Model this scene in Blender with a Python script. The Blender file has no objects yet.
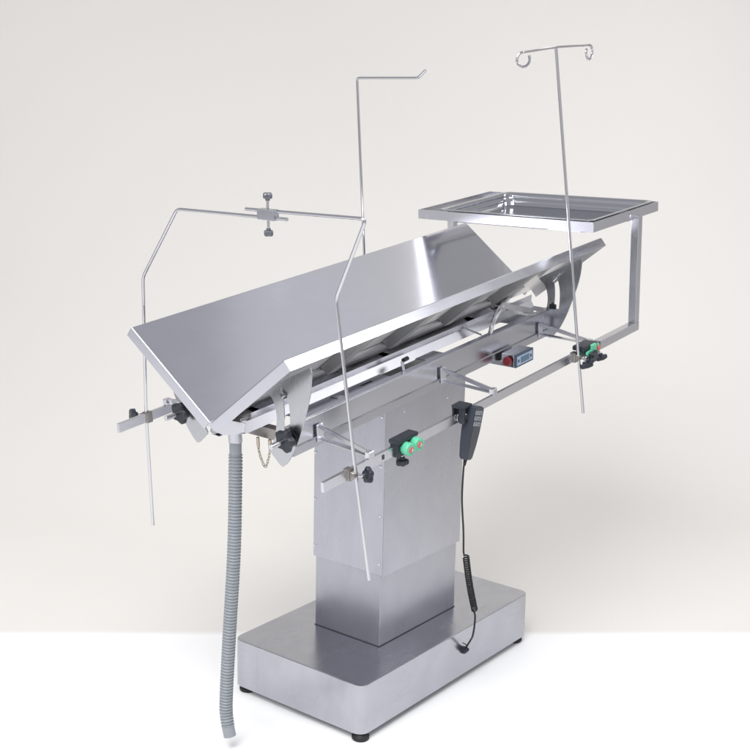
import bpy, bmesh, math, random
from mathutils import Vector, Matrix
random.seed(5)
S = bpy.context.scene
COL = S.collection
R = math.radians

# ------------------------------------------------------------ camera
def cam_axes(yaw, pit, rol):
    th = R(90) + yaw
    fw = Vector((math.cos(th)*math.cos(pit), math.sin(th)*math.cos(pit), math.sin(pit)))
    rt = fw.cross(Vector((0, 0, 1))).normalized(); up = rt.cross(fw)
    r2 = rt*math.cos(rol) + up*math.sin(rol); u2 = up*math.cos(rol) - rt*math.sin(rol)
    return r2, u2, fw
r_, u_, f_ = cam_axes(-0.91203, -0.22066, 0.01996)
cd = bpy.data.cameras.new('camera'); cam = bpy.data.objects.new('camera', cd); COL.objects.link(cam)
cam.matrix_world = Matrix(((r_.x, u_.x, -f_.x, -2.7719), (r_.y, u_.y, -f_.y, -2.0754), (r_.z, u_.z, -f_.z, 1.6794), (0, 0, 0, 1)))
cd.sensor_width = 36; cd.lens = 36*1226.82/750; cd.clip_start = .05; cd.clip_end = 60
S.camera = cam
S.render.resolution_x = S.render.resolution_y = 1024
S.view_settings.view_transform = 'Standard'; S.view_settings.look = 'None'
S.view_settings.exposure = 0; S.view_settings.gamma = 1
try: S.cycles.max_bounces = 8
except Exception: pass

# ------------------------------------------------------------ world: grey studio surroundings
W = bpy.data.worlds.new("World"); S.world = W; W.use_nodes = True
nt = W.node_tree; nt.nodes.clear()
out = nt.nodes.new('ShaderNodeOutputWorld'); bg = nt.nodes.new('ShaderNodeBackground')
tc = nt.nodes.new('ShaderNodeTexCoord'); sep = nt.nodes.new('ShaderNodeSeparateXYZ')
rp = nt.nodes.new('ShaderNodeValToRGB')
mr = nt.nodes.new('ShaderNodeMapRange'); mr.inputs[1].default_value = -1; mr.inputs[2].default_value = 1
nt.links.new(tc.outputs['Generated'], sep.inputs[0]); nt.links.new(sep.outputs['Z'], mr.inputs[0])
nt.links.new(mr.outputs[0], rp.inputs[0]); nt.links.new(rp.outputs[0], bg.inputs[0]); nt.links.new(bg.outputs[0], out.inputs[0])
e = rp.color_ramp.elements
e[0].position = .40; e[0].color = (.72, .72, .74, 1)
e[1].position = .60; e[1].color = (.50, .50, .53, 1)
n = rp.color_ramp.elements.new(.80); n.color = (.44, .445, .48, 1)
n = rp.color_ramp.elements.new(1.0); n.color = (.50, .505, .53, 1)
bg.inputs[1].default_value = 1.0

def area(name, loc, target, sx, sy, watts, color=(1, 1, 1)):
    d = bpy.data.lights.new(name, 'AREA'); d.shape = 'RECTANGLE'; d.size = sx; d.size_y = sy; d.energy = watts; d.color = color
    o = bpy.data.objects.new(name, d); COL.objects.link(o); o.location = loc
    o.rotation_euler = (Vector(target)-Vector(loc)).to_track_quat('-Z', 'Y').to_euler()
    return o
area('softbox_overhead', (-2.9, -.9, 4.3), (.1, .2, 0), 3.0, 3.0, 100).data.spread = R(116)
area('softbox_front', (-4.6, 1.2, 2.6), (0, 0, .7), 1.8, 1.8, 30)
area('softbox_side', (2.2, -2.3, 4.2), (-.5, -.3, 1.2), .7, .7, 8).data.spread = R(90)
area('strip_light', (2.98, -.2, 3.62), (.46, .15, 1.2), 2.8, .07, 1.5, (1, .97, .90))
area('strip_light_thin', (3.20, -.2, 3.42), (.46, .15, 1.2), 2.8, .04, .5)
area('scrim', (2.45, -.2, 4.05), (.30, .15, 1.2), 2.8, 1.15, 2.7, (.95, .96, 1))
BO = Vector((.18244, .16265, 0)); BS = Vector((.649, -.761, 0)); BT = Vector((.761, .649, 0))
area('backdrop_glow', BO + BS*2.9 + BT*.9 + Vector((0, 0, 3.6)), BO + BS*1.35 + BT*3.2 + Vector((0, 0, 1.75)), .5, .5, .75).data.spread = R(60)
area('backdrop_glow', BO + BS*-2.6 + BT*.9 + Vector((0, 0, 3.6)), BO + BS*-1.75 + BT*3.2 + Vector((0, 0, 1.9)), .4, .4, .25).data.spread = R(50)
area('backdrop_fill', BO + BS*3.7 + BT*.2 + Vector((0, 0, 3.0)), BO + BS*.9 + BT*2.3 + Vector((0, 0, .3)), 1.6, 1.6, 13).data.spread = R(100)  # added fill lamp, washes out the table's shadow on the backdrop

# ------------------------------------------------------------ materials
def mat(name, color, rough=.5, metal=0., **k):
    m = bpy.data.materials.new(name); m.use_nodes = True
    b = m.node_tree.nodes['Principled BSDF']
    b.inputs['Base Color'].default_value = (*color, 1); b.inputs['Roughness'].default_value = rough; b.inputs['Metallic'].default_value = metal
    for a, v in k.items(): b.inputs[a].default_value = v
    return m
def brushed(name, color, rough, stretch=(1, 1, 1), bump=.03, smudge=.10, scale=1.0, reflection_grain=0., grain=.035):
    """brushed stainless steel: fine stretched grain + large soft smudges in the roughness"""
    m = mat(name, color, rough, 1.0); t = m.node_tree; b = t.nodes['Principled BSDF']
    tc = t.nodes.new('ShaderNodeTexCoord'); mp = t.nodes.new('ShaderNodeMapping'); mp.inputs['Scale'].default_value = stretch
    t.links.new(tc.outputs['Object'], mp.inputs[0])
    n1 = t.nodes.new('ShaderNodeTexNoise'); n1.inputs['Scale'].default_value = 14*scale; n1.inputs['Detail'].default_value = 5
    t.links.new(mp.outputs[0], n1.inputs['Vector'])
    n2 = t.nodes.new('ShaderNodeTexNoise'); n2.inputs['Scale'].default_value = 7; n2.inputs['Detail'].default_value = 3
    n2.inputs['Distortion'].default_value = .8
    t.links.new(tc.outputs['Object'], n2.inputs['Vector'])
    r1 = t.nodes.new('ShaderNodeMapRange'); r1.inputs[3].default_value = -grain; r1.inputs[4].default_value = grain
    r2 = t.nodes.new('ShaderNodeMapRange'); r2.inputs[1].default_value = .3; r2.inputs[2].default_value = .7
    r2.inputs[3].default_value = -smudge/2; r2.inputs[4].default_value = smudge/2
    t.links.new(n1.outputs[0], r1.inputs[0]); t.links.new(n2.outputs[0], r2.inputs[0])
    a = t.nodes.new('ShaderNodeMath'); a.operation = 'ADD'; t.links.new(r1.outputs[0], a.inputs[0]); t.links.new(r2.outputs[0], a.inputs[1])
    c = t.nodes.new('ShaderNodeMath'); c.operation = 'ADD'; c.inputs[1].default_value = rough; t.links.new(a.outputs[0], c.inputs[0])
    t.links.new(c.outputs[0], b.inputs['Roughness'])
    if reflection_grain:  # smeared reflections and brush grain put into the base colour
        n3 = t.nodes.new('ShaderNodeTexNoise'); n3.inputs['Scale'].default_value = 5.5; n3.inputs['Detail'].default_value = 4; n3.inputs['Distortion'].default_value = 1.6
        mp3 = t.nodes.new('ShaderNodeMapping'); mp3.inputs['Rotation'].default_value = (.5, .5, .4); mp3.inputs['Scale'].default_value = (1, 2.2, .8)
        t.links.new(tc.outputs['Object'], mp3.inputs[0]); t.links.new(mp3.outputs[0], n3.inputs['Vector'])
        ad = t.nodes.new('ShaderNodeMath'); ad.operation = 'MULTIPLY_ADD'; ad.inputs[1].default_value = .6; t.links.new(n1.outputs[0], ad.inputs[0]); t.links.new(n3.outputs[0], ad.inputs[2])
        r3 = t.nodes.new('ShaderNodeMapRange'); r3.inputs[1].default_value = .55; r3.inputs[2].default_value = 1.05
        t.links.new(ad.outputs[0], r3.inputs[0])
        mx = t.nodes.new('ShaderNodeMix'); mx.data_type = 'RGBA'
        mx.inputs[6].default_value = (*[q*(1-reflection_grain) for q in color], 1); mx.inputs[7].default_value = (*[min(1, q*(1+reflection_grain)) for q in color], 1)
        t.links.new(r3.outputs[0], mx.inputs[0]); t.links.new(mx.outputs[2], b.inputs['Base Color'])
    bm_ = t.nodes.new('ShaderNodeBump'); bm_.inputs['Strength'].default_value = bump; bm_.inputs['Distance'].default_value = .0004
    t.links.new(n1.outputs[0], bm_.inputs['Height']); t.links.new(bm_.outputs[0], b.inputs['Normal'])
    return m
ST = (.55, .555, .60)
M_panel = brushed('panel_steel', (.62, .625, .675), .17, (1, 60, 60), .004, .03, reflection_grain=.015)
M_under = brushed('panel_back_steel', (.80, .80, .81), .42, (1, 40, 40), .01, .06)
M_col = brushed('column_steel', (.455, .46, .505), .29, (50, 50, 1), .004, .06, reflection_grain=.045, grain=.06)
M_lowcol = brushed('inner_column_steel', (.42, .425, .465), .31, (50, 50, 1), .004, .06, reflection_grain=.045, grain=.06)
M_base = brushed('base_steel', (.455, .46, .50), .24, (2, 30, 30), .004, .10, reflection_grain=.06, grain=.05)
M_frame = brushed('frame_steel', ST, .24, (1, 30, 30), .0, .04)
M_dark = brushed('rib_steel', (.60, .60, .61), .33, (1, 30, 30), .03, .1)
M_quad = brushed('bracket_steel', (.50, .51, .53), .27, (30, 30, 1), .01, .06)
M_ribm = brushed('rib_strip_steel', (.40, .40, .395), .38, (1, 30, 30), .0, .08)
M_strip = brushed('strip_steel', (.74, .74, .75), .5, (1, 30, 30), .01, .06)
M_rod = mat('rod_steel', (.62, .62, .65), .10, 1.)
M_rail = brushed('rail_steel', (.64, .64, .68), .26, (1, 40, 40), .0, .03)
M_polish = mat('polished_steel', (.52, .53, .56), .10, 1.)
M_old = brushed('tarnished_steel', (.36, .34, .32), .38, (30, 1, 30), .05, .2)
M_black = mat('black_plastic', (.020, .024, .034), .42)
M_grey = mat('grey_knob', (.16, .17, .19), .3, .6)
M_blackg = mat('handset_plastic', (.030, .036, .050), .38)
M_rubber = mat('black_rubber', (.012, .012, .013), .6)
M_green = mat('green_plastic', (.13, .56, .35), .34)
M_red = mat('red_plastic', (.22, .018, .025), .35)
M_rose = mat('red_washer', (.60, .16, .14), .45)
M_hose = mat('grey_hose_plastic', (.27, .29, .315), .38)
M_hole = mat('dark_gap', (.05, .055, .06), .6)
M_navy = mat('navy_bezel', (.045, .085, .14), .4)
M_label = mat('pale_label', (.36, .44, .56), .45)
M_lcd = mat('grey_display', (.10, .17, .26), .25)
M_print = mat('white_print', (.60, .63, .70), .5)
M_white = mat('added_plate_white', (.85, .845, .83), .5)
M_brass = mat('chain_metal', (.50, .44, .36), .3, 1.)

def grainy(name, color, amt):
    m = mat(name, color, .9); t = m.node_tree; b = t.nodes['Principled BSDF']
    tc = t.nodes.new('ShaderNodeTexCoord'); n = t.nodes.new('ShaderNodeTexNoise'); n.inputs['Scale'].default_value = .55; n.inputs['Detail'].default_value = 2
    t.links.new(tc.outputs['Object'], n.inputs['Vector'])
    mx = t.nodes.new('ShaderNodeMix'); mx.data_type = 'RGBA'
    mx.inputs[6].default_value = (*[c*(1-amt) for c in color], 1); mx.inputs[7].default_value = (*[min(1, c*(1+amt)) for c in color], 1)
    t.links.new(n.outputs[0], mx.inputs[0]); t.links.new(mx.outputs[2], b.inputs['Base Color'])
    b.inputs['Specular IOR Level'].default_value = .1
    return m
M_floor = mat('white_floor', (.93, .93, .93), .8); M_floor.node_tree.nodes['Principled BSDF'].inputs['Specular IOR Level'].default_value = .2
t_ = M_floor.node_tree; g_ = t_.nodes.new('ShaderNodeNewGeometry'); dp = t_.nodes.new('ShaderNodeVectorMath'); dp.operation = 'DOT_PRODUCT'; dp.inputs[1].default_value = (.761, .649, 0)
mr_ = t_.nodes.new('ShaderNodeMapRange'); mr_.interpolation_type = 'SMOOTHSTEP'; o_ = .761*.18244+.649*.16265
mr_.inputs[1].default_value = o_-.045; mr_.inputs[2].default_value = o_
mx_ = t_.nodes.new('ShaderNodeMix'); mx_.data_type = 'RGBA'; mx_.inputs[6].default_value = (.93, .93, .93, 1); mx_.inputs[7].default_value = (.785, .765, .728, 1)
t_.links.new(g_.outputs['Position'], dp.inputs[0]); t_.links.new(dp.outputs['Value'], mr_.inputs[0]); t_.links.new(mr_.outputs[0], mx_.inputs[0]); t_.links.new(mx_.outputs[2], t_.nodes['Principled BSDF'].inputs['Base Color'])
M_back = grainy('warm_grey_backdrop', (.785, .765, .728), .03)

# ------------------------------------------------------------ mesh helpers
def V(*a): return Vector(a)
def finish(name, bm, m, parent=None, smooth=True, loc=None, flip=True):
    if flip: bmesh.ops.recalc_face_normals(bm, faces=bm.faces)
    me = bpy.data.meshes.new(name); bm.to_mesh(me); bm.free()
    if isinstance(m, (list, tuple)):
        for q in m: me.materials.append(q)
    else: me.materials.append(m)
    if smooth:
        for p in me.polygons: p.use_smooth = True
        try: me.set_sharp_from_angle(angle=R(35))
        except Exception: pass
    o = bpy.data.objects.new(name, me); COL.objects.link(o)
    if parent: o.parent = parent
    if loc is not None: o.location = loc
    if smooth:
        wn = o.modifiers.new('weighted_normals', 'WEIGHTED_NORMAL'); wn.keep_sharp = True; wn.weight = 100
    return o
def box(bm, lo, hi, bev=0., seg=2, rot=None, idx=0):
    """axis box lo..hi, bevelled; rot = 4x4 applied afterwards"""
    lo = Vector(lo); hi = Vector(hi); c = (lo+hi)/2; s = hi-lo
    r = bmesh.ops.create_cube(bm, size=1, matrix=Matrix.Translation(c) @ Matrix.Diagonal((*[abs(k) for k in s], 1)))
    vs = r['verts']; fs = set(f for v in vs for f in v.link_faces)
    if bev > 0:
        es = list(set(e for v in vs for e in v.link_edges))
        g = bmesh.ops.bevel(bm, geom=es, offset=bev, segments=seg, profile=.5, affect='EDGES')
        fs = set(f for f in fs if f.is_valid) | set(g['faces']); vs = list(set(v for f in fs for v in f.verts))
    for f in fs: f.material_index = idx
    if rot is not None: bmesh.ops.transform(bm, matrix=rot, verts=vs)
    return vs
def frame_of(d):
    d = Vector(d).normalized(); a = V(0, 0, 1) if abs(d.z) < .9 else V(1, 0, 0)
    x = a.cross(d).normalized(); return x, d.cross(x), d
def bar(bm, a, b, w, h, bev=.001, up=(0, 0, 1), idx=0):
    """rectangular bar from a to b, width w (sideways) and height h (along up)"""
    a = Vector(a); b = Vector(b); d = (b-a).normalized(); s = d.cross(Vector(up)).normalized(); u = s.cross(d)
    mt = Matrix(((s.x, d.x, u.x, a.x), (s.y, d.y, u.y, a.y), (s.z, d.z, u.z, a.z), (0, 0, 0, 1)))
    return box(bm, (-w/2, 0, -h/2), (w/2, (b-a).length, h/2), bev, 1, mt, idx)
def tube(bm, pts, rad, seg=10, cap=True, idx=0):
    pts = [Vector(p) for p in pts]; n = len(pts)
    rads = rad if isinstance(rad, (list, tuple)) else [rad]*n
    tans = [((pts[min(i+1, n-1)]-pts[max(i-1, 0)])).normalized() for i in range(n)]
    x, y, _ = frame_of(tans[0]); rings = []
    for i in range(n):
        t = tans[i]; x = (x - t*x.dot(t)).normalized(); y = t.cross(x)
        rings.append([bm.verts.new(pts[i] + (x*math.cos(2*math.pi*k/seg) + y*math.sin(2*math.pi*k/seg))*rads[i]) for k in range(seg)])
    for i in range(n-1):
        for k in range(seg):
            f = bm.faces.new((rings[i][k], rings[i][(k+1) % seg], rings[i+1][(k+1) % seg], rings[i+1][k])); f.material_index = idx
    if cap:
        f = bm.faces.new(rings[0][::-1]); f.material_index = idx; f = bm.faces.new(rings[-1]); f.material_index = idx
def fillet(pts, r, k=5):
    """round the corners of a polyline"""
    P = [Vector(p) for p in pts]; o = [P[0]]
    for i in range(1, len(P)-1):
        a = (P[i-1]-P[i]); b = (P[i+1]-P[i]); t = min(r, a.length*.45, b.length*.45)
        A = P[i]+a.normalized()*t; B = P[i]+b.normalized()*t
        for j in range(k+1):
            s = j/k; o.append(A*(1-s)**2 + P[i]*2*s*(1-s) + B*s*s)
    return o+[P[-1]]
def smooth_path(P, k=8):
    P = [Vector(p) for p in P]; Q = [P[0]]+P+[P[-1]]; o = []
    for i in range(1, len(Q)-2):
        for j in range(k):
            t = j/k; a, b, c, d = Q[i-1], Q[i], Q[i+1], Q[i+2]
            o.append(.5*((2*b)+(c-a)*t+(2*a-5*b+4*c-d)*t*t+(3*b-a-3*c+d)*t**3))
    return o+[P[-1]]
def lathe(bm, a, d, prof, seg=20, lobes=0, amp=0., idx=0, lob_idx=None):
    """surface of revolution about a + d*t; prof = [(t, radius)], lobes make a star knob"""
    a = Vector(a); x, y, d = frame_of(d); rings = []
    for j, (t, r) in enumerate(prof):
        ring = []
        for k in range(seg):
            an = 2*math.pi*k/seg; rr = r
            if lobes and (lob_idx is None or j in lob_idx): rr = r*(1+amp*math.cos(lobes*an))
            ring.append(bm.verts.new(a+d*t+(x*math.cos(an)+y*math.sin(an))*rr))
        rings.append(ring)
    for i in range(len(rings)-1):
        for k in range(seg):
            f = bm.faces.new((rings[i][k], rings[i][(k+1) % seg], rings[i+1][(k+1) % seg], rings[i+1][k])); f.material_index = idx
    bm.faces.new(rings[0][::-1]).material_index = idx; bm.faces.new(rings[-1]).material_index = idx
def cyl(bm, a, b, r, seg=16, ch=.0006, idx=0):
    L = (Vector(b)-Vector(a)).length; ch = min(ch, L*.3, r*.4)
    lathe(bm, a, Vector(b)-Vector(a), [(0, r-ch), (ch, r), (L-ch, r), (L, r-ch)], seg, idx=idx)
def knob(bm, a, d, rad, h, lobes=6, idx=0):
    """star hand knob whose base sits at a"""
    lathe(bm, a, d, [(0, rad*.45), (h*.28, rad*.50), (h*.34, rad*.90), (h*.45, rad), (h*.85, rad*.98), (h, rad*.80)], 48, lobes, .13, idx, {2, 3, 4, 5})
def screw(bm, a, d, r=.0043, idx=0):
    lathe(bm, a, d, [(0, r*1.1), (.0012, r*1.05), (.0024, r*.6)], 12, idx=idx)
def poly_plate(bm, pts2, to3, thick, bev=0.):
    """pts2 outline; to3(p, s) -> 3D point at depth s"""
    A = [bm.verts.new(to3(p, 0)) for p in pts2]; B = [bm.verts.new(to3(p, thick)) for p in pts2]
    fs = [bm.faces.new(A), bm.faces.new(B[::-1])]; n = len(A)
    for i in range(n): fs.append(bm.faces.new((A[i], B[i], B[(i+1) % n], A[(i+1) % n])))
    if bev: bmesh.ops.bevel(bm, geom=list(set(e for f in fs[:2] for e in f.edges)), offset=bev, segments=1, affect='EDGES')
def sheet(bm, prof, u0, u1, thick=.0016):
    """bent sheet metal: open (v,w) profile run along u, given a real thickness"""
    n = len(prof); P = [Vector(q) for q in prof]; off = []
    for i in range(n):
        t = (P[min(i+1, n-1)]-P[max(i-1, 0)]).normalized(); off.append(P[i]+Vector((-t.y, t.x))*thick)
    ring = P+off[::-1]
    a = [bm.verts.new((u0, q.x, q.y)) for q in ring]; b = [bm.verts.new((u1, q.x, q.y)) for q in ring]; m = len(ring)
    for i in range(m): bm.faces.new((a[i], a[(i+1) % m], b[(i+1) % m], b[i]))
    for i in range(n-1):
        bm.faces.new((a[i], a[i+1], a[m-2-i], a[m-1-i])); bm.faces.new((b[i+1], b[i], b[m-1-i], b[m-2-i]))

def props(o, label=None, cat=None, group=None, kind=None):
    if label: o['label'] = label
    if cat: o['category'] = cat
    if group: o['group'] = group
    if kind: o['kind'] = kind
    return o
def thing(name, label, cat, loc, rot=None, group=None):
    o = bpy.data.objects.new(name, None); COL.objects.link(o); o.location = loc; o.empty_display_size = .05
    if rot: o.rotation_euler = rot.to_euler()
    return props(o, label, cat, group)

# ------------------------------------------------------------ setting: white floor sheet and seamless backdrop
A0 = V(-.7141, 1.2140, 0); A1 = V(1.0789, -.8886, 0); sd = (A1-A0).normalized(); td = V(-sd.y, sd.x, 0)
if td.dot(f_) < 0: td = -td
mid = (A0+A1)/2
def gp(s, t, z): return mid+sd*s+td*t+V(0, 0, z)
bm = bmesh.new()
bm.faces.new([bm.verts.new(gp(s, t, 0)) for s, t in ((-9, 0), (9, 0), (9, -9), (-9, -9))])
props(finish('floor', bm, M_floor, smooth=False), 'plain white studio floor under the table base', None, None, 'structure')
bm = bmesh.new(); prof = [(0, 0), (1.0, 0)]
for k in range(1, 25): a = k/24*math.pi/2; prof.append((1.0+2.2*math.sin(a), 2.2*(1-math.cos(a))))
prof += [(3.2, 7.0)]
rows = [[bm.verts.new(gp(s, t, z)) for s in (-9, 9)] for t, z in prof]
for a, b in zip(rows, rows[1:]): bm.faces.new((a[0], a[1], b[1], b[0]))
props(finish('backdrop', bm, M_back), 'seamless warm grey studio backdrop behind the table', None, None, 'structure')

# ------------------------------------------------------------ table frame: the tilted coordinate system of the table top
TILT = .1104; TROL = .01868
O = V(-.01412, -.00056, .98708)
RM = Matrix.Rotation(-TILT, 3, 'Y') @ Matrix.Rotation(TROL, 3, 'X')
RM4 = RM.to_4x4()
def T(u, v, w): return O + RM @ V(u, v, w)
table = thing('operating_table', 'stainless steel veterinary operating table with V-shaped tilted top on a rectangular column and base', 'operating table', (0, 0, 0))
def tpart(name, bm, m, parent=None, **k):
    """a part of the table top, modelled in table-frame coordinates"""
    o = finish(name, bm, m, table if parent is None else parent, **k)
    if parent is None: o.location = O; o.rotation_euler = RM.to_euler()
    return o

# ---- base
LX, LY = .425, .2386; B0, B1 = .020, .1642
def rounded_rect(hx, hy, r, k=8, cx=0, cy=0):
    o = []
    for sx, sy, a0 in ((1, 1, 0), (-1, 1, 90), (-1, -1, 180), (1, -1, 270)):
        for j in range(k+1):
            a = R(a0+90*j/k); o.append((cx+sx*(hx-r)+r*math.cos(a), cy+sy*(hy-r)+r*math.sin(a)))
    return o
bm = bmesh.new(); rings = []
for z, ins in ((B0, .002), (B0+.002, 0), (B1-.004, 0), (B1-.0012, .0012), (B1, .004)):
    rings.append([bm.verts.new((x, y, z)) for x, y in rounded_rect(LX-ins, LY-ins, .030-ins)])
for a, b in zip(rings, rings[1:]):
    for k in range(len(a)): bm.faces.new((a[k], a[(k+1) % len(a)], b[(k+1) % len(a)], b[k]))
bm.faces.new(rings[0][::-1]); bm.faces.new(rings[-1])
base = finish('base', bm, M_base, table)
for sx in (-1, 1):
    for sy in (-1, 1):
        bm = bmesh.new(); x, y = sx*(LX-.030), sy*(LY-.030)
        if sx < 0 and sy < 0: x, y = -LX+.022, -LY+.022
        lathe(bm, (x, y, 0), (0, 0, 1), [(0, .021), (.003, .024), (.010, .024), (.013, .018), (.022, .012)], 24)
        finish('foot', bm, M_rubber, base)
# ---- column
ox, oy, ix, iy, sx_, sy_, S0 = -.0141, -.0006, .1876, .1194, .1905, .1287, .3792
bm = bmesh.new(); box(bm, (ox-ix, oy-iy, B1+.0005), (ox+ix, oy+iy, .50), .0015, 2)
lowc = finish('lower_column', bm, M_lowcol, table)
bm = bmesh.new(); box(bm, (ox-ix-.0018, oy-iy-.0018, B1+.0002), (ox+ix+.0018, oy+iy+.0018, B1+.0016)); finish('floor_flange', bm, M_hole, lowc)
bm = bmesh.new()
box(bm, (ox-sx_, oy-sy_+.0016, S0), (ox+sx_, oy+sy_-.0016, .918), .0015, 2)
# right-hand and left-hand cover sheets wrap a narrow lip round the corner
box(bm, (ox-sx_-.0006, oy-sy_-.0004, S0-.0004), (ox+sx_+.0006, oy-sy_+.0009, .9175), .0004, 1)
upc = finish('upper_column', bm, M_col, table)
bm = bmesh.new(); box(bm, (ox-.185, oy-.123, .9185), (ox+.185, oy+.123, .9215), .001); finish('added_top_plate', bm, M_white, upc)  # added white plate on the sleeve, brightens the view through the chassis openings
xl = ox-sx_; yf = oy-sy_-.0004
for y, z in ((-.1155, .838), (-.1155, .697), (-.1155, .554), (-.1155, .412), (.122, .693), (.122, .554), (.122, .412)):
    bm = bmesh.new(); screw(bm, (xl, y, z), (-1, 0, 0)); finish('screw', bm, M_rod, upc)
for x, z in ((-.124, .842), (.0844, .8445)):
    bm = bmesh.new(); screw(bm, (x, yf, z), (0, -1, 0), .004); finish('screw', bm, M_rod, upc)

# ---- chassis frame
bm = bmesh.new()
outl = [(-.545, -.027), (.680, -.024), (.717, -.070), (.668, -.0995), (-.600, -.1015), (-.608, -.090), (-.596, -.050)]
for s in (-1, 1):
    poly_plate(bm, outl, lambda p, d, s=s: V(p[0], s*(.1335-d), p[1]), .003, .0006)
    # turned-in top lip
    box(bm, (-.544, s*.1305 if s > 0 else -.1304, -.0262), (.676, s*.110, -.0232), .0006, 1)
    # doubled lower strip
    sheet(bm, [(s*.1338, -.0825), (s*.1375, -.0850), (s*.1385, -.1060), (s*.120, -.1075)], -.590, .664, .0018*(-s if s < 0 else -1))
# cross plates between the side beams (openings left between them)
for a, b in ((-.540, -.262), (-.214, -.155), (.012, .100), (.455, .560), (.63, .672)):
    box(bm, (a, -.1098, -.0258), (b, .1098, -.0236), .0004, 1)
for y0, y1 in ((-.1098, -.098), (-.085, .1098)):
    box(bm, (-.2619, y0, -.0258), (-.2141, y1, -.0236), .0004, 1)
chassis = tpart('chassis_frame', bm, M_frame)
bm = bmesh.new(); box(bm, (-.264, -.1005, -.0305), (-.212, -.0825, -.0262)); finish('slot_hole', bm, M_hole, chassis)
bm = bmesh.new(); box(bm, (-.375, -.106, -.0234), (-.352, -.080, -.0216), .0004, 1); finish('strap', bm, M_dark, chassis)
bm = bmesh.new()
bar(bm, (-.098, -.112, -.023), (-.101, -.112, .006), .004, .012)
finish('latch', bm, M_frame, chassis)
bm = bmesh.new(); cyl(bm, (-.098, -.112, .0065), (-.076, -.112, .0075), .0060); finish('latch_tip', bm, M_black, chassis)
bm = bmesh.new()
bar(bm, (.296, -.112, -.020), (.262, -.070, .004), .012, .003, .0006); finish('cross_link', bm, M_frame, chassis)

# ---- gutter along the bottom of the V
bm = bmesh.new()
sheet(bm, [(-.063, .010), (-.060, .0005), (-.075, -.0265), (-.030, -.038), (0, -.042), (.030, -.038), (.075, -.0265), (.060, .0005), (.063, .010)], -.688, .665, .0016)
sheet(bm, [(-.0705, .018), (-.069, .0015), (-.0665, .0008)], -.66, .655, .0016)
sheet(bm, [(.0665, .0008), (.069, .0015), (.0705, .018)], -.66, .655, .0016)
poly_plate(bm, [(-.081, .004), (-.074, -.022), (-.035, -.036), (0, -.044), (.030, -.040), (.058, -.024), (.066, .000), (.030, -.004), (0, -.006), (-.03, .000)],
           lambda p, d: V(-.690+d, p[0], p[1]), -.002, .0004)
gutter = tpart('drain_gutter', bm, M_rail)
bm = bmesh.new(); cyl(bm, (-.668, -.018, -.036), (-.668, -.018, -.066), .0172, 24)
finish('outlet_pipe', bm, M_frame, gutter)

# ---- V panels
U0, U1, PW, PH, FL = -.7316, .7637, .2557, .2042, .030
pl = math.hypot(PW, PH); cs, sn = PW/pl, PH/pl
def pan(s):
    """s=+1 back panel, -1 front panel; local a = distance from the V line, b = depth below the surface"""
    def P(u, a, b): return V(u, s*(a*cs + b*sn), a*sn - b*cs)
    return P
for s in (1, -1):
    P = pan(s); bm = bmesh.new(); t = .0018
    a0 = .004
    def sheetface(pts):    # a thin slab from 4 (u,a,b) corners + a second set
        vs = [bm.verts.new(P(*q)) for q in pts]
        for f in ((0, 1, 2, 3), (7, 6, 5, 4), (0, 4, 5, 1), (1, 5, 6, 2), (2, 6, 7, 3), (3, 7, 4, 0)): bm.faces.new([vs[i] for i in f])
    r = .0035   # bend radius: cross-section run round the rim so that the folds catch the light
    sec = []    # (outset position e, depth b): e measured inwards from the rim
    for k in range(5):
        a = k/4*math.pi/2; sec.append((r*(1-math.sin(a)), r*(1-math.cos(a))))
    sec = [(r, 0)] + sec[1:]; sec.append((0, FL))
    def ring(e, b): return [P(U0+e, a0, b), P(U0+e, pl-e, b), P(U1-e, pl-e, b), P(U1-e, a0, b)]
    outer = [ring(e, b) for e, b in sec]
    inner = [ring(t, FL), ring(t, t)]
    rows = [[bm.verts.new(p) for p in rg] for rg in outer+inner]
    for i, (A, B) in enumerate(zip(rows, rows[1:])):
        for k in range(3): bm.faces.new((A[k], A[k+1], B[k+1], B[k])).material_index = 1 if i >= len(rows)-3+1 else 0
    bm.faces.new(rows[0]); bm.faces.new(rows[-1][::-1]).material_index = 1
    bm.faces.new((rows[0][0], rows[0][3], rows[-1][3], rows[-1][0]))
    # close the two thin flange ends at the V
    for k in (0, 3):
        col = [rw[k] for rw in rows]
        try: bm.faces.new(col)
        except Exception: pass
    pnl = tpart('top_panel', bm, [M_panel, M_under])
    for uc in (-.405, -.145, .115, .375):
        bm = bmesh.new(); w = .024; d = .027
        prof = [(-w-.010, t), (-w, t), (-w+.006, d), (w-.006, d), (w, t), (w+.010, t)]
        A = [bm.verts.new(P(uc+p, .125, b+.0006)) for p, b in prof]; B = [bm.verts.new(P(uc-.010+p, pl-.004, b+.0006)) for p, b in prof]
        A2 = [bm.verts.new(P(uc+p*.9, .125, b-.0012+.0006 if b > t else b)) for p, b in prof]
        for k in range(5): bm.faces.new((A[k], A[k+1], B[k+1], B[k]))
        bm.faces.new(A[1:5]); bm.faces.new(B[1:5][::-1])
        bm.faces.new((A[1], A[4], B[4], B[1]))
        finish('stiffening_rib', bm, M_ribm, pnl, flip=True)
    # long hinge rail under the panel
    bm = bmesh.new()
    vs = []
    for u in (-.64, .56):
        vs.append([P(u, .040, .003), P(u, .122, .003), P(u, .122, .010), P(u, .040, .010)])
    q = [[bm.verts.new(p) for p in rg] for rg in vs]
    for k in range(4): bm.faces.new((q[0][k], q[0][(k+1) % 4], q[1][(k+1) % 4], q[1][k]))
    bm.faces.new(q[0][::-1]); bm.faces.new(q[1]); finish('hinge_strip', bm, M_strip, pnl)

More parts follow.
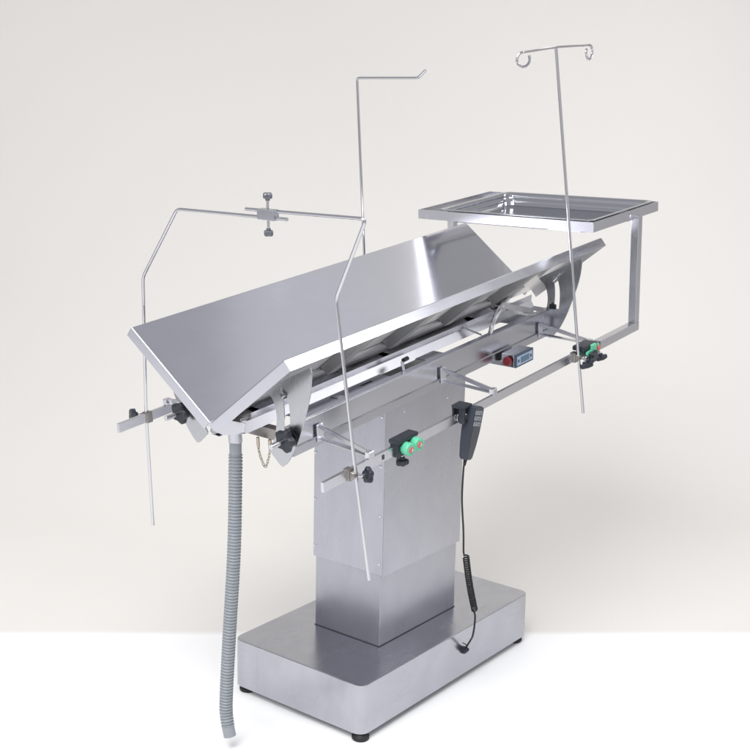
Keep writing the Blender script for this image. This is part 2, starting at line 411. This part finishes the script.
# ---- quadrant brackets with curved slots, one under each panel end
outer_arc = [(-.2575, .150), (-.2545, .120), (-.2475, .085), (-.236, .050), (-.222, .012), (-.205, -.030), (-.182, -.074), (-.150, -.116)]
def smooth2(p, k=5): return [(q.x, q.y) for q in smooth_path([V(a, b, 0) for a, b in p], k)]
oa = smooth2(outer_arc)
slot_o = [(-.170, .092), (-.1775, .070), (-.181, .045), (-.181, .015), (-.178, -.012)]   # outer side of the slot (nearer the arc)
slot_i = [(-.156, .094), (-.161, .070), (-.163, .045), (-.1625, .015), (-.159, -.012)]
inner_edge = [(-.140, -.110), (-.106, -.0775), (-.134, -.022), (-.138, .020), (-.128, .059), (-.105, .078)]
def quadrant(s, uc):
    bm = bmesh.new(); so = smooth2(slot_o, 4); si = smooth2(slot_i, 4)
    # split in three strips so the slot is a real hole: outer fin, inner fin, bottom
    th = .003
    def t3(p, d): return V(uc+d, s*-p[0], p[1])
    top_o = (-.205, .123); top_i = (-.165, .104)
    fin_o = oa[:] ; 
    cutb = (-.178, -.012)
    def slab(pts):
        poly_plate(bm, pts, t3, th)
    outer_poly = [(-.2575, .150), (-.2500, .1615), top_o, (-.1665, .1035), (-.163, .0935)]
    # outer fin between arc and slot
    n = 12
    def samp(L, k): 
        f = k/(n-1)*(len(L)-1); i = min(int(f), len(L)-2); r = f-i
        return (L[i][0]*(1-r)+L[i+1][0]*r, L[i][1]*(1-r)+L[i+1][1]*r)
    arc_up = [q for q in oa if q[1] > -.012]
    i1 = [samp(arc_up, k) for k in range(n)]; o1 = [samp(so, k) for k in range(n)]
    iedge = smooth2([(-.105, .078), (-.128, .059), (-.138, .020), (-.134, -.012)], 4)
    i2 = [samp(si, k) for k in range(n)]; o2 = [samp(iedge, k) for k in range(n)]
    # assemble one outline per simply connected piece; the pieces butt along w=-.012 and the slot axis
    A = i1 + o1[::-1]; B = i2 + o2[::-1]
    low = [i1[-1], o1[-1], i2[-1], o2[-1], (-.128, -.040), (-.107, -.074), (-.1085, -.080), (-.138, -.108), (-.1475, -.1125)] + [q for q in oa[::-1] if -.105 < q[1] < -.0125]
    topp = [i1[0], (-.2530, .1600), (-.112, .0850), o2[0], i2[0], o1[0]]
    for L in (A, B, low, topp): slab(L)
    bmesh.ops.remove_doubles(bm, verts=bm.verts, dist=.0002)
    return tpart('quadrant_bracket', bm, M_quad, flip=True)
for uc in (-.642, .640):
    for s in (-1, 1):
        qb = quadrant(s, uc)
        bm = bmesh.new(); sg = -1 if uc < 0 else 1
        kc = V(uc, s*.180, -.030)
        if uc < 0:
            knob(bm, kc+V(-.004, 0, 0), (-1, 0, 0), .027, .026, 5)
            kb = tpart('locking_knob', bm, M_black)
            bm = bmesh.new(); cyl(bm, kc+V(.0045, 0, 0), kc+V(.0185, 0, 0), .012, 6); finish('nut', bm, M_rod, kb)
            bm = bmesh.new(); cyl(bm, kc+V(-.024, 0, 0), kc+V(-.072, 0, 0), .0068)
            finish('threaded_bolt', bm, M_rod, kb)
            bm = bmesh.new(); bar(bm, (uc-.006, s*.166, .050), (uc-.006, s*.166, .078), .012, .004, .0006); lathe(bm, (uc-.004, s*.168, .078), (-1, 0, 0), [(0, .006), (.005, .006)], 12)
            tpart('slot_guide', bm, M_rod)
        else:
            box(bm, (uc-.011, min(s*.172, s*.150), -.012), (uc-.003, max(s*.172, s*.150), .004), .001)
            tpart('slot_nut', bm, M_black)
            bm = bmesh.new(); bar(bm, (uc-.006, s*.158, .078), (uc-.006, s*.186, .110), .012, .006, .0006); tpart('slot_guide', bm, M_rail)

# ---- cross tubes between the quadrant brackets
for uc, m, hl in ((-.612, M_old, .160), (.612, M_dark, .128)):
    bm = bmesh.new(); box(bm, (uc-.012, -hl, -.058), (uc+.012, hl, -.028), .002); tpart('cross_tube', bm, m)
# arms joining the cross tube to the chassis
for s in (-1, 1):
    for a, b in ((-.599, -.5455), (.599, .655)):
        bm = bmesh.new(); box(bm, (a, s*.118-.003, -.075), (b, s*.118+.003, -.030), .001); tpart('link_plate', bm, M_frame)

# ---- panel prop: curved strut and flat links at the far half
for s in (-1, 1):
    bm = bmesh.new()
    tube(bm, smooth_path([V(.388, s*.148, .078), V(.366, s*.145, .066), V(.348, s*.138, .044), V(.336, s*.128, .015), V(.330, s*.120, -.024)], 6), .0072, 10)
    st = tpart('support_strut', bm, M_rod)
    bm = bmesh.new(); bar(bm, (.370, s*.142, .058), (.580, s*.120, -.012), .005, .017, .0008)
    finish('link_bar', bm, M_dark, st)
    bm = bmesh.new()
    box(bm, (.352, min(s*.118, s*.138), .036), (.392, max(s*.118, s*.138), .062), .003)
    finish('hinge_block', bm, M_polish, st)

# ---- accessory rails and their brackets
for s in (-1, 1):
    bm = bmesh.new(); y0, y1 = sorted((s*.3455, s*.3545))
    box(bm, (-.730, y0, -.0985), (.60, y1, -.0735), .0006, 2)
    rail = tpart('accessory_rail', bm, M_rail)
    for ub in (-.492, .050, .590):
        bm = bmesh.new()
        box(bm, (ub-.010, min(s*.1390, s*.1420), -.096), (ub+.014, max(s*.1390, s*.1420), -.050), .0006, 1)
        tip = V(ub-.062, s*.349, -.062)
        bar(bm, (ub, s*.142, -.055), tip, .005, .012, .0008); bar(bm, (ub+.006, s*.142, -.090), tip+V(0, 0, -.006), .016, .004, .0008)
        box(bm, (tip.x-.010, min(s*.343, s*.357), -.0732), (tip.x+.010, max(s*.343, s*.357), -.0560), .001, 1)
        for du, w in ((.009, -.056), (.009, -.089)): screw(bm, (ub+du, s*.142, w), (0, s, 0), .003)
        tpart('rail_bracket', bm, M_rail)
# oval slot near the front rail's left end
bm = bmesh.new(); box(bm, (-.512, -.3560, -.092), (-.504, -.3546, -.080), .0006, 1); tpart('rail_slot', bm, M_hole)

# ---- control box under the chassis
bm = bmesh.new(); box(bm, (.345, -.196, -.124), (.447, -.020, -.1095), .0015); box(bm, (.345, -.196, -.124), (.447, -.150, -.084), .0025)
cb = tpart('control_box', bm, M_frame)
bm = bmesh.new(); box(bm, (.3445, -.2015, -.1245), (.4475, -.1965, -.0835), .002); fp = finish('front_bezel', bm, M_navy, cb)
bm = bmesh.new(); box(bm, (.352, -.2026, -.1185), (.440, -.2012, -.0900), .0005); lb = finish('label_plate', bm, M_label, cb)
bm = bmesh.new(); box(bm, (.372, -.2034, -.1135), (.420, -.2024, -.0950), .0004); finish('display', bm, M_lcd, cb)
for u in (.360, .430):
    bm = bmesh.new(); box(bm, (u-.004, -.2036, -.1090), (u+.004, -.2024, -.1000), .0004); finish('key', bm, M_navy, cb)
bm = bmesh.new(); lathe(bm, (.345, -.178, -.103), (-1, 0, 0), [(0, .009), (.005, .009), (.0055, .0135), (.012, .0145), (.016, .012), (.017, .006)], 24); finish('stop_button', bm, M_red, cb)

# ---- chain with its locking pins, hanging by the outlet
bm = bmesh.new(); cyl(bm, (-.640, -.068, -.052), (-.640, -.068, -.078), .004); cyl(bm, (-.640, -.108, -.050), (-.640, -.108, -.074), .0045)
cp = [V(-.640, -.068, -.072), V(-.641, -.071, -.092), V(-.641, -.080, -.117), V(-.641, -.087, -.125), V(-.641, -.094, -.117), V(-.641, -.103, -.094), V(-.640, -.108, -.070)]
path = smooth_path(cp, 4); acc = [path[0]]
tot = sum((b-a).length for a, b in zip(path, path[1:])); nl = 13
def at_len(L):
    d = 0
    for a, b in zip(path, path[1:]):
        l = (b-a).length
        if d+l >= L: return a+(b-a)*((L-d)/l), (b-a).normalized()
        d += l
    return path[-1], (path[-1]-path[-2]).normalized()
for k in range(nl):
    c, t = at_len(tot*(k+.5)/nl); n_ = V(1, 0, 0) if k % 2 else t.cross(V(1, 0, 0)).normalized()
    L = tot/nl*.72; w = .0030
    pts = [c + t*(L*math.cos(a)) + n_*(w*math.sin(a)) for a in [2*math.pi*j/12 for j in range(13)]]
    tube(bm, pts, .0010, 6, False)
tpart('chain', bm, M_brass)

# ============================================================ accessories
def fthing(name, label, cat, u, v, w, group=None):
    o = thing(name, label, cat, T(u, v, w), RM, group)
    def add(pname, bm, m, parent=None, **k):
        if parent is None:
            bmesh.ops.translate(bm, vec=V(-u, -v, -w), verts=bm.verts); return finish(pname, bm, m, o, **k)
        bmesh.ops.translate(bm, vec=V(-u, -v, -w), verts=bm.verts); return finish(pname, bm, m, parent, **k)
    return o, add

def rail_clamp(add, u, s, knob_dir, parent_name='rail_clamp', dark=False):
    """small block round the rail that grips a rod standing on its outer side"""
    bm = bmesh.new(); y = s*.352
    box(bm, (u-.0125, min(s*.341, s*.3600), -.1015), (u+.0075, max(s*.341, s*.3600), -.0710), .002)
    cyl(bm, (u-.010, s*.3625, -.086), (u+.008, s*.3625, -.086), .0105, 20)
    c = add(parent_name, bm, M_old)
    bm = bmesh.new(); d = Vector(knob_dir).normalized(); a = V(u+.002, s*.374, -.086)
    cyl(bm, a, a+d*.020, .004); add('threaded_bolt', bm, M_rod, c)
    bm = bmesh.new(); knob(bm, a+d*.015, d, .0185, .020, 5); add('star_knob', bm, M_black, c)
    return c

# ---- anaesthesia screen frame: two bent rods joined by a clamp over the near end
sf, add = fthing('screen_frame', 'tall arched rod frame over the left end of the table, two bent rods clamped together', 'rod frame', -.63, 0, -.086)
bm = bmesh.new(); tube(bm, fillet([(-.63, -.3955, -.351), (-.63, -.3665, -.074), (-.63, -.3317, .335), (-.63, -.426, .5227), (-.63, -.070, .5130)], .014), .0042, 12)
add('front_rod', bm, M_rod)
bm = bmesh.new(); tube(bm, fillet([(-.63, .3686, -.408), (-.63, .351, -.070), (-.63, .3117, .3037), (-.63, .1632, .4923), (-.63, -.198, .5005)], .014), .0042, 12)
add('back_rod', bm, M_rod)
bm = bmesh.new(); box(bm, (-.640, -.165, .494), (-.620, -.113, .519), .002)
cl = add('clamp_block', bm, M_frame)
for w0, sg, dv in ((.519, 1, -.006), (.494, -1, .004)):
    bm = bmesh.new(); a = V(-.630, -.139, w0); d = V(0, dv*4, sg*.3).normalized(); cyl(bm, a, a+d*.022, .0032); add('thumb_screw', bm, M_rod, cl)
    bm = bmesh.new(); knob(bm, a+d*.020, d, .0115, .017, 4); add('star_knob', bm, M_grey, cl)
rail_clamp(add, -.633, -1, (.75, -.35, -.15)); rail_clamp(add, -.624, 1, (-.85, .45, .1))

# ---- infusion poles
ip, add = fthing('infusion_pole', 'straight infusion pole with a T-shaped top and two round hooks, in front of the tray', 'infusion pole', .43, -.3646, -.086, None)
bm = bmesh.new(); tube(bm, [(.43, -.3860, -.2566), (.43, -.3646, -.0617), (.43, -.2775, .806)], .0044, 12); add('pole', bm, M_rod)
bm = bmesh.new()
c0 = V(.43, -.2775, .808)
def arm(bm, p, q, rr, ld=None):
    """straight arm that ends in a loop hook curling under the arm"""
    d = (q-p).normalized(); c = q - V(0, 0, rr)
    ld = Vector(ld).normalized() if ld else d; loop = [c + V(0, 0, 1)*rr*math.cos(a) + ld*rr*math.sin(a) for a in [k/24*R(300) for k in range(25)]]
    tube(bm, [p, p+(q-p)*.5] + loop, .0036, 10)
arm(bm, c0, V(.236, -.290, .808), .019, (-.85, .52, 0)); arm(bm, c0, V(.640, -.268, .800), .020)
add('hook_bar', bm, M_rod)
rail_clamp(add, .435, -1, (.55, -.6, -.45))

ip2, add = fthing('infusion_pole', 'infusion pole behind the table, its top bent sideways into one arm with upturned tip', 'infusion pole', .3386, .3648, -.086, None)
bm = bmesh.new(); tube(bm, fillet([(.3415, .3648, -.24), (.3415, .3648, .18), (.3386, .3648, .7167), (.3386, .134, .7221), (.3386, .106, .7450)], .010), .0042, 12)
add('pole', bm, M_rod); rail_clamp(add, .3415, 1, (.3, 1, 0))

# ---- instrument tray support
ts, add = fthing('tray_support', 'rectangular steel frame on two square posts carrying the instrument tray at the right end', 'tray stand', .82, 0, -.086)
# frame corners in table coordinates
F00, F01, F10 = V(.5543, -.3400, .2967), V(.5636, .3089, .2769), V(.9759, -.3463, .2912)
e1 = (F10-F00); e2 = (F01-F00); L1 = e1.length; L2 = e2.length; e1n = e1/L1; e2n = e2/L2; e3 = e1n.cross(e2n).normalized(); e2n = e3.cross(e1n)
FM = Matrix(((e1n.x, e2n.x, e3.x, F00.x), (e1n.y, e2n.y, e3.y, F00.y), (e1n.z, e2n.z, e3.z, F00.z), (0, 0, 0, 1)))
def angle_side(bm, a, b, inward, ext=0):
    """L-section side of the frame: upright web outside, narrow ledge inside"""
    a = Vector(a); b = Vector(b); d = (b-a).normalized(); i = Vector(inward); up = V(0, 0, 1)
    web = [a, b, b+i*.003, a+i*.003]
    def pr(q, z0, z1):
        lo = [bm.verts.new(FM @ (p+up*z0)) for p in q]; hi = [bm.verts.new(FM @ (p+up*z1)) for p in q]
        bm.faces.new(lo[::-1]); bm.faces.new(hi)
        for k in range(4): bm.faces.new((lo[k], lo[(k+1) % 4], hi[(k+1) % 4], hi[k]))
    pr(web, -.030, 0)
    q = [a+d*.003+i*.003, b-d*.003+i*.003, b-d*.024+i*.024, a+d*.024+i*.024]; pr(q, -.0305, -.0275)
bm = bmesh.new()
c = [V(0, 0, 0), V(L1, 0, 0), V(L1, L2, 0), V(0, L2, 0)]
for k, inn in enumerate(((0, 1, 0), (-1, 0, 0), (0, -1, 0), (1, 0, 0))):
    a, b = c[k], c[(k+1) % 4]; d = (b-a).normalized()
    if k % 2: a, b = a+d*.003, b-d*.003
    angle_side(bm, a, b, inn)
fr = add('frame', bm, M_rail)
# inner shelf bar at the left of the tray
bm = bmesh.new(); box(bm, (.004, L2*.87, -.0275), (L1-.004, L2*.87+.020, -.0245)); bmesh.ops.transform(bm, matrix=FM, verts=bm.verts); add('ledge_bar', bm, M_rail, fr)
for s in (-1, 1):
    y = s*.350
    zt = .2635 if s < 0 else .236
    bm = bmesh.new(); box(bm, (.8065, y-.0125, -.0720), (.8335, y+.0125, zt+.010), .0012)
    box(bm, (.8065, y-.0130 if s < 0 else y-.0125, -.1000), (.8340, y+.0125, -.0722), .0012)
    post = add('post', bm, M_rail)
    bm = bmesh.new(); box(bm, (.560, y-.0125, -.1000), (.8063, y+.0125, -.0722), .0012) if s > 0 else box(bm, (.575, y-.0125, -.1000), (.8063, y+.0125, -.0722), .0012)
    add('lower_arm', bm, M_rail)
    bm = bmesh.new(); box(bm, (.770, -.3440 if s < 0 else .316, zt-.002), (.826, -.330 if s < 0 else .330, zt+.020), .001)
    cyl(bm, (.788, s*.3475, zt+.012), (.788, s*.3380, zt+.012), .006, 6); add('corner_fixing', bm, M_rod, post)

# ---- instrument tray
tr, add = fthing('instrument_tray', 'shallow polished steel instrument tray with rounded corners lying in the raised frame', 'tray', *(FM @ V(L1/2, L2*.45, -.027)))
bm = bmesh.new(); b0, b1_ = .008, L2*.885; hx = L1/2-.008; hy = (b1_-b0)/2
def trr(ins, z, r, k=8): return [bm.verts.new(FM @ V(L1/2+x, (b0+b1_)/2+y, z)) for x, y in rounded_rect(hx-ins, hy-ins, r, k)]
rings = [trr(0, .0015, .022), trr(0, .0035, .022), trr(.003, .0050, .020), trr(.009, .0045, .020), trr(.013, .002, .020)]
for i_, z_ in ((.0155, -.005), (.0150, -.010), (.0165, -.015), (.0205, -.019), (.0215, -.024), (.0225, -.030), (.0260, -.035), (.0330, -.0385)): rings.append(trr(i_, z_, .028))
rings.append(trr(.056, -.0390, .028))
inner = [trr(.058, -.0400, .028), trr(.028, -.0395, .031), trr(.0125, -.008, .030), trr(.010, .0015, .020)]
allr = rings+inner
for a, b in zip(rings, rings[1:]):
    for k in range(len(a)): bm.faces.new((a[k], a[(k+1) % len(a)], b[(k+1) % len(a)], b[k]))
bm.faces.new(rings[-1])
for a, b in zip(inner, inner[1:]+[rings[0]]):
    for k in range(len(a)): bm.faces.new((a[k], a[(k+1) % len(a)], b[(k+1) % len(a)], b[k]))
bm.faces.new(inner[0][::-1])
add('tray_pan', bm, M_polish)

# ---- green roller clamps
def roller(u, label, closed=True):
    o, add = fthing('roller_clamp', label, 'clamp', u, -.365, -.086, 'green roller clamps on the front rail')
    return o, add
o, add = roller(-.425, 'black rail clamp with two round green rollers beside each other, left of the handset')
bm = bmesh.new(); box(bm, (-.462, -.3645, -.1040), (-.392, -.3395, -.0680), .003); box(bm, (-.466, -.3700, -.0680), (-.382, -.3380, -.0560), .004)
add('clamp_body', bm, M_black)
for u in (-.436, -.400):
    bm = bmesh.new(); lathe(bm, (u, -.3650, -.0830+(.002 if u > -.42 else 0)), (-.18, -1, 0), [(0, .0155), (.006, .0165), (.020, .0165), (.024, .0145), (.0245, .008)], 28)
    rl = add('roller', bm, M_green)
    bm = bmesh.new(); a = V(u, -.3650, -.083+(.002 if u > -.42 else 0)) + V(-.18, -1, 0).normalized()*.0245
    lathe(bm, a, (-.18, -1, 0), [(0, .0082), (.0012, .0082), (.002, .0068)], 20); lathe(bm, a+V(-.18, -1, 0).normalized()*.002, (-.18, -1, 0), [(0, .0068), (.0006, .0066)], 20)
    wz = add('washer', bm, M_rose, rl)
    bm = bmesh.new(); cyl(bm, a+V(-.0004, -.002, 0), a+V(-.0008, -.0050, 0), .0040, 12); add('pin', bm, M_rod, rl)
bm = bmesh.new(); cyl(bm, (-.430, -.352, -.104), (-.430, -.352, -.122), .0032); bt = add('threaded_bolt', bm, M_rod)
bm = bmesh.new(); knob(bm, V(-.430, -.352, -.113), (0, 0, -1), .0155, .020, 5); add('star_knob', bm, M_black, bt)

o, add = roller(.525, 'black rail clamp with a green jaw and three black knobs, holding the tray stand arm')
bm = bmesh.new(); box(bm, (.440, -.3800, -.0700), (.520, -.3380, -.0545), .005); box(bm, (.508, -.3800, -.106), (.522, -.3380, -.0560), .002)
add('clamp_body', bm, M_black)
bm = bmesh.new(); box(bm, (.478, -.3870, -.0980), (.507, -.3660, -.0560), .003); box(bm, (.448, -.3870, -.0810), (.4775, -.3805, -.0700), .002)
lathe(bm, (.528, -.366, -.078), (0, -1, 0), [(0, .015), (.010, .015), (.013, .012)], 24)
add('jaw', bm, M_green)
bm = bmesh.new(); lathe(bm, (.530, -.3790, -.078), (0, -1, 0), [(0, .0085), (.004, .0080)], 16); add('washer', bm, M_rose)
for c_, d, r_k in (((.472, -.392, -.086), (-.05, -1, -.2), .0175), ((.540, -.382, -.108), (.05, -.35, -1), .0175), ((.441, -.386, -.106), (-.05, -.35, -1), .0190)):
    d = Vector(d).normalized(); a = Vector(c_)-d*.017
    bm = bmesh.new(); cyl(bm, a-d*.008, a+d*.012, .0035); b_ = add('threaded_bolt', bm, M_rod)
    bm = bmesh.new(); knob(bm, a+d*.008, d, r_k, .020, 5); add('star_knob', bm, M_black, b_)

# ---- hand controller hooked on the rail, with coiled cable to the base
hc, add = fthing('hand_controller', 'black wired hand controller hooked on the front rail, coiled cable hanging to the base', 'remote control', -.165, -.36, -.10)
hd = V(-.35, 0, -1).normalized()          # hangs slightly askew
hs = V(.96, .10, -.34).normalized(); hn = hd.cross(hs).normalized()
if hn.y > 0: hn = -hn
top = V(-.134, -.372, -.064)
def hp(a, b, c): return top + hd*a + hs*b + hn*c        # a down, b sideways, c towards the viewer
bm = bmesh.new()
shape = [(0, .021, .018), (.005, .0270, .023), (.030, .0270, .023), (.065, .0260, .023), (.105, .0220, .021), (.138, .0165, .018), (.144, .013, .014)]
rings = []
for a, hw, hd_ in shape:
    pts = []
    for x, y in rounded_rect(hw, hd_*.72, min(.005, hd_*.4), 3): pts.append(bm.verts.new(hp(a, x, y)))
    rings.append(pts)
for a, b in zip(rings, rings[1:]):
    for k in range(len(a)): bm.faces.new((a[k], a[(k+1) % len(a)], b[(k+1) % len(a)], b[k]))
bm.faces.new(rings[0][::-1]); bm.faces.new(rings[-1])
body = add('housing', bm, M_blackg)
fz = .0171
for a0, b0, w, h in [(a_, b_, .0165, .0095) for a_ in (.012, .027, .042) for b_ in (-.0135, .0075)]:
    bm = bmesh.new(); lw = .0009
    for (x0, x1, y0, y1) in ((-w/2, w/2, 0, lw), (-w/2, w/2, h-lw, h), (-w/2, -w/2+lw, lw, h-lw), (w/2-lw, w/2, lw, h-lw)):
        vs = [bm.verts.new(hp(a0+yy, b0+xx, zz)) for zz in (fz-.0012, fz) for xx, yy in ((x0, y0), (x1, y0), (x1, y1), (x0, y1))]
        for f in ((0, 1, 2, 3), (4, 5, 6, 7), (0, 1, 5, 4), (1, 2, 6, 5), (2, 3, 7, 6), (3, 0, 4, 7)): bm.faces.new([vs[i] for i in f])
    # small arrow mark inside
    up_ = 1 if b0 < 0 else -1; cy = a0+h/2
    vs = [bm.verts.new(hp(cy+up_*.0018, b0-.0022, zz)) for zz in (fz-.0010, fz+.0001)]+[bm.verts.new(hp(cy+up_*.0018, b0+.0022, zz)) for zz in (fz-.0010, fz+.0001)]+[bm.verts.new(hp(cy-up_*.0018, b0, zz)) for zz in (fz-.0010, fz+.0001)]
    bm.faces.new((vs[0], vs[2], vs[4])); bm.faces.new((vs[1], vs[3], vs[5])); 
    for i, j in ((0, 2), (2, 4), (4, 0)): bm.faces.new((vs[i], vs[j], vs[j+1], vs[i+1]))
    add('button_outline', bm, M_print, body)
bm = bmesh.new(); box(bm, (-.190, -.375, -.0600), (-.150, -.335, -.0520), .002); box(bm, (-.190, -.375, -.1000), (-.181, -.358, -.0600), .002)
box(bm, (-.188, -.341, -.0950), (-.152, -.335, -.0600), .0015); add('rail_hook', bm, M_black)
bm = bmesh.new(); cyl(bm, (-.1795, -.3750, -.082), (-.1795, -.362, -.082), .009)
cyl(bm, (-.186, -.3590, -.0840), (-.186, -.3560, -.0840), .012); add('hook_pin', bm, M_rod)
def inv(p): return RM.transposed() @ (Vector(p)-O)
bm = bmesh.new(); end = hp(.144, 0, 0)
lathe(bm, end-hd*.001, hd, [(0, .0055), (.012, .0042), (.018, .0034)], 14)
wp = [inv((-.1553, -.352, .6414)), inv((-.137, -.348, .55)), inv((-.1283, -.345, .4905)), inv((-.1255, -.345, .478))]
tube(bm, smooth_path([end+hd*.010, end+hd*.03]+wp, 8), .0026, 10)
ca = V(-.1150, -.345, .4680); cb_ = V(-.0400, -.332, .2830); L = 25; pts = []
ax = (cb_-ca).normalized(); x, y, _ = frame_of(ax)
for k in range(L*16+1):
    t = k/(L*16); an = t*L*2*math.pi; bow = math.sin(t*math.pi)*.004
    pts.append(inv(ca+(cb_-ca)*t + V(-bow, 0, 0) + (x*math.cos(an)+y*math.sin(an))*.0074))
tube(bm, pts, .0025, 7)
tail = [pts[-1]]+[inv(p) for p in ((-.0338, -.330, .2653), (-.022, -.322, .225), (-.004, -.306, .185), (.020, -.285, .158), (.040, -.262, .128), (.048, -.250, .112))]
tube(bm, smooth_path(tail, 6), .0028, 8)
add('cable', bm, M_rubber)
bm = bmesh.new(); a = inv((.052, -.2392, .100)); b = inv((.044, -.262, .112))
lathe(bm, a, b-a, [(0, .0115), (.005, .0115), (.006, .009), (.016, .0085), (.024, .005)], 18); add('plug', bm, M_black)
bm = bmesh.new(); tube(bm, smooth_path([inv((.047, -.256, .114)), inv((.038, -.256, .128)), inv((.030, -.250, .134))], 5), .0016, 6); add('strain_tail', bm, M_black)

# ---- drain hose
hp0 = T(-.668, -.018, -.058)
hose = thing('drain_hose', 'ribbed grey plastic drain hose hanging from the gutter outlet almost to the floor', 'hose', (hp0.x, hp0.y, hp0.z))
hx = hp0.x
cp = smooth_path([hp0, V(hx, -.0178, .8400), V(hx, -.0170, .7753), V(hx, -.0105, .5632), V(hx, .0094, .3123), V(hx, .0215, .1394), V(hx, .0190, .0850), V(hx, .0085, .0400)], 40)
# resample by arc length, ribs every 9 mm below a plain cuff
dist = [0]
for a, b in zip(cp, cp[1:]): dist.append(dist[-1]+(b-a).length)
def at(Lq):
    i = 1
    while i < len(dist)-1 and dist[i] < Lq: i += 1
    f = (Lq-dist[i-1])/max(1e-9, dist[i]-dist[i-1]); return cp[i-1]+(cp[i]-cp[i-1])*f
pts = []; rad = []; Lq = 0; tot = dist[-1]; st = .0012
while Lq < tot:
    pts.append(at(Lq)-hp0)
    if Lq < .040: rad.append(.0152)
    elif Lq > tot-.030: rad.append(.0165)
    else:
        ph = (Lq-.040)/.0086*2*math.pi; rad.append(.0162+.0016*max(-1, min(1, 1.6*math.cos(ph))))
    Lq += st
bm = bmesh.new(); tube(bm, pts, rad, 24)
tub = finish('corrugated_tube', bm, M_hose, hose)
bm = bmesh.new(); lathe(bm, pts[2], (pts[8]-pts[2]), [(0, .0156), (.001, .0164), (.007, .0164), (.008, .0156)], 24); finish('cuff_ring', bm, M_hose, hose)
